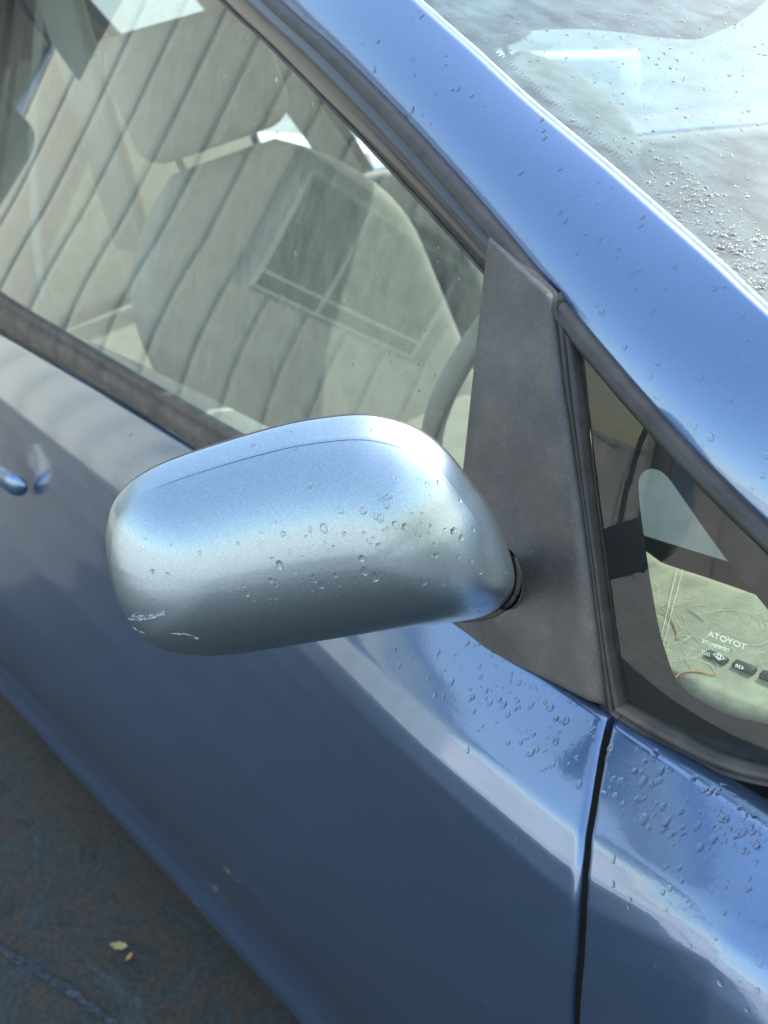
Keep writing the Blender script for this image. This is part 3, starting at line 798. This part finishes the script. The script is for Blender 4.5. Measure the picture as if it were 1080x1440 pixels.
# housing behind the cap, rim and the mirror glass facing rearward
rb = [(1.0, -.0008), (1.004, -.0015), (1.002, -.003), (.97, -.008), (.90, -.016), (.85, -.019), (.84, -.014)]
G = []
for r, off in rb:
    row = []
    for q, c in zip(uv, cen):
        p = c+(q-c)*r; row.append(MC+ma*p[0]+mv*p[1]+mn*off)
    G.append(row)
hs = grid('mirror_housing', G, M['rubber'], mir, closed=True); fix_normals(hs)
G = []
for r in (.845, .6, .3, .001):
    G.append([MC+ma*(c+(q-c)*r)[0]+mv*(c+(q-c)*r)[1]-mn*.0150 for q, c in zip(uv, cen)])
grid('mirror_glass', G, M['mirror_glass'], mir, closed=True)
# neck and gasket between mirror and base panel
nk0 = neck+np.array([0, .0, 0])
nk1 = onM((706, 812), -.006)
G = []
for s_, ry_, rz_ in ((0, .014, .020), (.35, .012, .018), (.6, .011, .018), (.8, .012, .020), (1.0, .012, .020)):
    c = nk0+(nk1-nk0)*s_; ax_ = (nk1-nk0)/np.linalg.norm(nk1-nk0); e1_ = np.cross(ax_, [0, 0, 1]); e1_ /= np.linalg.norm(e1_); e2_ = np.cross(ax_, e1_)
    G.append([c+e1_*ry_*math.cos(q)+e2_*rz_*math.sin(q) for q in np.linspace(0, 2*math.pi, 40, endpoint=False)])
nkob = grid('mirror_neck', G, M['sail'], mir, closed=True); fix_normals(nkob)
gl = [onM((px_, py_), -.004) for px_, py_ in ((650, 874), (684, 867), (706, 857), (721, 843), (728, 824), (728, 802), (723, 782))]
tube('gasket', gl, [.001, .0022, .0024, .0022, .0012], M['rubber'], mir, n=8, res=40)

# scuffs on the cap (raised crumbs of scraped lacquer, a fraction of a millimetre)
dg = bpy.context.evaluated_depsgraph_get()
def bvh(o): return BVHTree.FromObject(o, dg)
dg.update()
bv_cap = bvh(cap)
def hit(bv, px, py):
    d = ray(px, py); r = bv.ray_cast(Vector(CAM), Vector(d))
    if r[0] is None: return None
    n_ = r[1]; n_ = -n_ if n_.dot(Vector(d)) > 0 else n_
    return np.array(r[0]), np.array(n_)
V, F = [], []
for (x0, y0, x1, y1, wd, cnt) in ((180, 871, 232, 864, 3.5, 70), (184, 881, 206, 892, 1.2, 16), (240, 890, 270, 893, 1.2, 22), (274, 897, 278, 898, 1.5, 4), (225, 862, 232, 860, 2, 8), (186, 866, 190, 865, 1.5, 4)):
    for i in range(cnt):
        t = rng.rand(); cx_ = x0+(x1-x0)*t; cy_ = y0+(y1-y0)*t+(rng.rand()-.5)*2*wd*(.4+.6*math.sin(math.pi*t)); ln = rng.uniform(1, 5); wd_ = rng.uniform(.15, .55); a_ = math.atan2(y1-y0, x1-x0)+rng.randn()*.25
        q = [hit(bv_cap, cx_+sx_*ln*math.cos(a_)-sy_*wd_*math.sin(a_), cy_+sx_*ln*math.sin(a_)+sy_*wd_*math.cos(a_)) for sx_, sy_ in ((-1, 0), (0, -1), (1, 0), (0, 1))]
        if any(k_ is None for k_ in q): continue
        k0 = len(V); V += [p+n_*.00012 for p, n_ in q]; F.append((k0, k0+1, k0+2, k0+3))
mesh('scuff', V, F, M['scuff'], mir, smooth=False, label='whitish scuff marks low on the outer corner of the mirror cap')

# ------------------------------------------------------------------ water
def inpoly(x, y, P):
    c = False; j = len(P)-1
    for i in range(len(P)):
        if (P[i][1] > y) != (P[j][1] > y) and x < (P[j][0]-P[i][0])*(y-P[i][1])/(P[j][1]-P[i][1])+P[i][0]: c = not c
        j = i
    return c
RINGS = [(1.0, -.10), (.97, .12), (.86, .5), (.62, .84), (.3, .98)]
def drop_geo(p, n, r, hh, elong, adir, V, F, nn=10, wob=.13):
    n = n/np.linalg.norm(n); a = adir-n*(adir@n); a /= np.linalg.norm(a); b = np.cross(n, a)
    ph = rng.rand(3)*6.28; k0 = len(V)
    out = [1+wob*math.sin(2*q+ph[0])*.6+wob*math.sin(3*q+ph[1])*.5+wob*.3*math.sin(5*q+ph[2]) for q in np.linspace(0, 2*math.pi, nn, endpoint=False)]
    for s_, z_ in RINGS:
        for j, q in enumerate(np.linspace(0, 2*math.pi, nn, endpoint=False)):
            sag = .25*s_ if math.cos(q) > 0 else 0
            V.append(p+a*r*elong*s_*out[j]*math.cos(q)+b*r*s_*out[j]*math.sin(q)*(1+sag*.3)+n*r*hh*z_)
    V.append(p+n*r*hh)
    for k in range(len(RINGS)-1):
        for j in range(nn):
            F.append((k0+k*nn+j, k0+k*nn+(j+1) % nn, k0+(k+1)*nn+(j+1) % nn, k0+(k+1)*nn+j))
    k = len(RINGS)-1; t_ = len(V)-1
    for j in range(nn): F.append((k0+k*nn+j, k0+k*nn+(j+1) % nn, t_))
def drops(bv, P, count, rmin, rmax, hh=.30, el=(1, 1.6), down=(0, 0, -1), clump=0, V=None, F=None, cl=None, power=4.5):
    xs_ = [p[0] for p in P]; ys_ = [p[1] for p in P]; n_ = 0; tries = 0
    while n_ < count and tries < count*20:
        tries += 1
        if cl is not None and rng.rand() < .5:
            c = cl[rng.randint(len(cl))]; x, y = c[0]+rng.randn()*c[2], c[1]+rng.randn()*c[2]
        else: x, y = rng.uniform(min(xs_), max(xs_)), rng.uniform(min(ys_), max(ys_))
        if not inpoly(x, y, P): continue
        h_ = hit(bv, x, y)
        if h_ is None: continue
        r = rmin+(rmax-rmin)*rng.rand()**power
        drop_geo(h_[0], h_[1], r, hh*rng.uniform(.6, 1.1), rng.uniform(*el), np.array(down, float)+rng.randn(3)*.25, V, F)
        n_ += 1
def water(label, jobs, mat='water'):
    V, F = [], []
    for j in jobs: drops(V=V, F=F, **j)
    o = mesh('water_drops', V, F, M[mat])
    return tag(o, label, 'raindrops', kind='stuff')
bv_door, bv_wing, bv_pil, bv_win, bv_ws = bvh(dp), bvh(wing), bvh(pillar), bvh(win), bvh(ws)
bv_q = bvh(bpy.data.objects['black_border'])
MM = .001
water('raindrops beaded on the silvery blue mirror cap', [
    dict(bv=bv_cap, P=[(330, 700), (560, 640), (690, 720), (715, 800), (640, 850), (400, 870), (300, 830)], count=170, rmin=.3*MM, rmax=2.2*MM, hh=.5, power=2.5, cl=[(560, 740, 45), (640, 770, 40), (400, 790, 40), (500, 770, 60)]),
    dict(bv=bv_cap, P=out_px, count=130, rmin=.25*MM, rmax=1.5*MM, hh=.5, power=2.5),
    dict(bv=bv_cap, P=[(380, 610), (560, 590), (640, 650), (600, 630), (500, 600)], count=40, rmin=.4*MM, rmax=2*MM, hh=.18, el=(.5, 1.2))])
water('raindrops on the blue door shoulder beside the wing seam', [
    dict(bv=bv_door, P=[(520, 900), (700, 890), (850, 1000), (838, 1120), (700, 1060), (600, 980)], count=300, rmin=.25*MM, rmax=2.6*MM, cl=[(770, 1030, 40), (730, 1000, 40), (700, 960, 40)]),
    dict(bv=bv_door, P=[(560, 1000), (840, 1130), (815, 1440), (640, 1440), (400, 1000)], count=50, rmin=.3*MM, rmax=2.0*MM),
    dict(bv=bv_door, P=[(0, 480), (100, 540), (280, 650), (180, 690), (0, 560)], count=60, rmin=.4*MM, rmax=1.9*MM, el=(1.2, 2.4))])
water('raindrops on the blue front wing under the quarter window', [
    dict(bv=bv_wing, P=[(860, 1020), (1000, 1100), (1080, 1120), (1080, 1200), (960, 1195), (845, 1130)], count=380, rmin=.25*MM, rmax=3.0*MM, cl=[(900, 1150, 35), (1000, 1150, 50), (1060, 1180, 25), (940, 1110, 40)]),
    dict(bv=bv_wing, P=[(845, 1150), (1080, 1210), (1080, 1440), (830, 1440)], count=150, rmin=.3*MM, rmax=2.2*MM, hh=.28, cl=[(1030, 1240, 60), (1000, 1300, 60)])])
water('sparse flattened raindrops on the blue roof pillar', [
    dict(bv=bv_pil, P=[(400, 0), (580, 0), (1080, 445), (1080, 740), (700, 320)], count=130, rmin=.5*MM, rmax=2.5*MM, hh=.2, el=(.8, 1.5), power=2),
    dict(bv=bv_pil, P=[(470, 40), (590, 20), (640, 90), (560, 130)], count=40, rmin=.6*MM, rmax=1.9*MM, hh=.16, el=(.4, .7))])
water('small raindrops on the side window', [
    dict(bv=bv_win, P=[(330, 20), (680, 390), (650, 640), (470, 560), (300, 200)], count=150, hh=.45, power=3, rmin=.3*MM, rmax=1.5*MM, el=(1, 2), cl=[(520, 400, 60), (400, 150, 50), (560, 500, 50)]),
    dict(bv=bv_win, P=[(0, 0), (300, 0), (500, 400), (340, 600), (0, 410)], count=45, rmin=.2*MM, rmax=1.0*MM)])
water('few raindrops on the dark quarter window', [
    dict(bv=bv_q, P=[(825, 560), (890, 600), (880, 720), (845, 720)], count=8, rmin=.6*MM, rmax=1.4*MM)])
water('dense glittering raindrops on the windscreen', [
    dict(bv=bv_ws, P=[(640, 30), (1080, 0), (1080, 420), (960, 310)], count=800, rmin=.25*MM, rmax=1.5*MM, hh=.35),
    dict(bv=bv_ws, P=[(850, 180), (920, 200), (1080, 330), (1080, 440), (960, 330)], count=900, rmin=.3*MM, rmax=2.0*MM, hh=.4, cl=[(950, 270, 26), (1000, 310, 30), (1050, 350, 28), (1065, 390, 22), (1000, 240, 20), (955, 185, 12)])], 'water_glint')
# sticker inside the windscreen
q = [at(*p, lambda a, b, c: (np.array([a, b, c])-WS(Ts[55], .08, -.004))@wn) for p in ((900, 122), (925, 100), (936, 112), (908, 156))]
mesh('windscreen_sticker', q+[p-wn*.0006 for p in q], [(0, 1, 2, 3), (7, 6, 5, 4), (0, 4, 5, 1), (1, 5, 6, 2), (2, 6, 7, 3), (3, 7, 4, 0)], M['white'], ws, smooth=False)

# ------------------------------------------------------------------ ground
def gpt(px, py, z=0): return at(px, py, lambda a, b, c: c-z, t1=12)
g = mesh('ground', [(-150, -150, 0), (150, -150, 0), (150, 150, 0), (-150, 150, 0)], [(0, 1, 2, 3)], M['ground'], smooth=False, kind='structure')
g2 = mesh('concrete_yard', [(-150, 2.4, .004), (150, 2.4, .004), (150, 60, .004), (-150, 60, .004)], [(0, 1, 2, 3)], M['yard'], smooth=False, kind='structure')
g3 = mesh('concrete_apron', [(-150, -150, .004), (150, -150, .004), (150, -3.0, .004), (-150, -3.0, .004)], [(0, 1, 2, 3)], M['concrete'], smooth=False, kind='structure')
def groundstrip(name, pts, wd, z, mat):
    P = spline([gpt(*p) for p in pts], 60); V = []
    for i, p in enumerate(P):
        t = P[min(i+1, 59)]-P[max(i-1, 0)]; t /= np.linalg.norm(t); s_ = np.array([-t[1], t[0], 0]); wv = wd*(.6+.8*rng.rand())
        V += [np.array([p[0], p[1], z])+s_*wv, np.array([p[0], p[1], z])-s_*wv]
    return mesh(name, V, [(2*i, 2*i+1, 2*i+3, 2*i+2) for i in range(59)], mat, smooth=False, kind='structure')
groundstrip('painted_line', [(-60, 1285), (0, 1335), (90, 1390), (170, 1450), (240, 1500)], .006, .004, M['line_blue'])
def leaf(px, py, L_, rot_, label, mat):
    c = gpt(px, py, .006); V = []; F = []
    for i, s_ in enumerate(np.linspace(-1, 1, 9)):
        w_ = .42*(1-s_*s_)**.7*(1+.25*math.sin(i*2.3)); zz = .10*s_*s_
        for k_ in (-1, 0, 1): V.append((L_*s_, L_*w_*k_, L_*(zz+.10*abs(k_))+.002))
    for i in range(8):
        for k_ in range(2): a = 3*i+k_; F.append((a, a+1, a+4, a+3))
    o = mesh('dry_leaf', V, F, mat); o.location = c; o.rotation_euler = (0, 0, rot_)
    return tag(o, label, 'leaf')
leaf(168, 1332, .016, .6, 'yellowish dry leaf scrap lying on the dark asphalt below the door', M['leaf'])
leaf(182, 1347, .008, 2.0, 'tiny rusty leaf scrap beside the larger yellowish one on the asphalt', M['fibre_orange'])

# ------------------------------------------------------------------ clad building behind the car (seen mirrored in the side window)
BH = 3.2
bld = empty('clad_building', (-5, -3.2, 0), 'cream corrugated metal building with a framed window, mirrored in the side window', 'building')
bld.rotation_euler = (0, 0, R_(11.2))
y0, y1 = -.75, 4.3
box('wall', (-.128, (y0+y1)/2, BH/2), (.2, y1-y0, BH), M['steel'], bld)
pw = .285; wy0, wy1, wz0, wz1 = .70, 1.90, 1.26, 2.02
protos = {}; y = y1
while y > y0+.01:
    segs = [(0.02, BH-.02)]
    if y > wy0-.02 and y-pw < wy1+.02: segs = [(0.02, wz0-.03), (wz1+.03, BH-.02)]
    for za, zb_ in segs:
        key = (za, zb_)
        if key not in protos:
            V = []
            for zz in (za, zb_): V += [(0, 0, zz), (.004, -.030, zz), (.004, -pw+.062, zz), (0, -pw+.034, zz), (-.02, -pw+.034, zz), (-.02, 0, zz)]
            o = mesh('wall_panel', V, [(i, (i+1) % 6, 6+(i+1) % 6, 6+i) for i in range(6)]+[tuple(range(6)), tuple(range(11, 5, -1))], M['cladding'], bld, smooth=False); fix_normals(o); protos[key] = o
        else: o = link(bpy.data.objects.new('wall_panel', protos[key].data), bld)
        o.location = (0, y, 0)
    y -= pw
wn_ = box('window', (-.03, (wy0+wy1)/2, (wz0+wz1)/2), (.07, wy1-wy0, wz1-wz0), M['frame_white'], bld)
ym = wy1-.40*(wy1-wy0)
for a, b in ((wy0+.03, ym-.016), (ym+.016, wy1-.03)):
    for c, d in ((wz0+.17, wz1-.03), (wz0+.03, wz0+.14)):
        box('pane', (.004, (a+b)/2, (c+d)/2), (.008, b-a, d-c), M['pane'], wn_)
box('window_hood', (.06, (wy0+wy1)/2, wz1+.05), (.16, wy1-wy0+.3, .03), M['steel'], bld)
box('eave', (.10, (y0+y1)/2, BH+.05), (.4, y1-y0+.2, .12), M['steel'], bld)
# long pale wall, unseen, added so the wing and mirror cap reflect grey below the sky
wl = empty('reflection_wall', (2, -9, 0), 'long pale rendered wall added out of view for its reflection in the wing and mirror cap', 'wall')
box('wall_face', (0, 0, .95), (44, .25, 1.9), M['render_grey'], wl)
for k in range(12): box('pier', (-21+k*3.8, .16, .97), (.4, .08, 1.94), M['render_grey'], wl)
for k in range(22): box('coping', (-21+k*2.0, 0, 1.95), (1.99, .36, .09), M['steel'], wl)
# white kerb rails beyond the car, seen through the cabin
for i, (yy, lab) in enumerate(((2.9, 'white painted beam lying beyond the car, nearer to it'), (4.6, 'white painted beam lying beyond the car, farther away'))):
    o = box('white_beam', (-4.9, yy, .14), (2.2, .18, .28), M['white'], bevel=.01); tag(o, lab, 'beam')
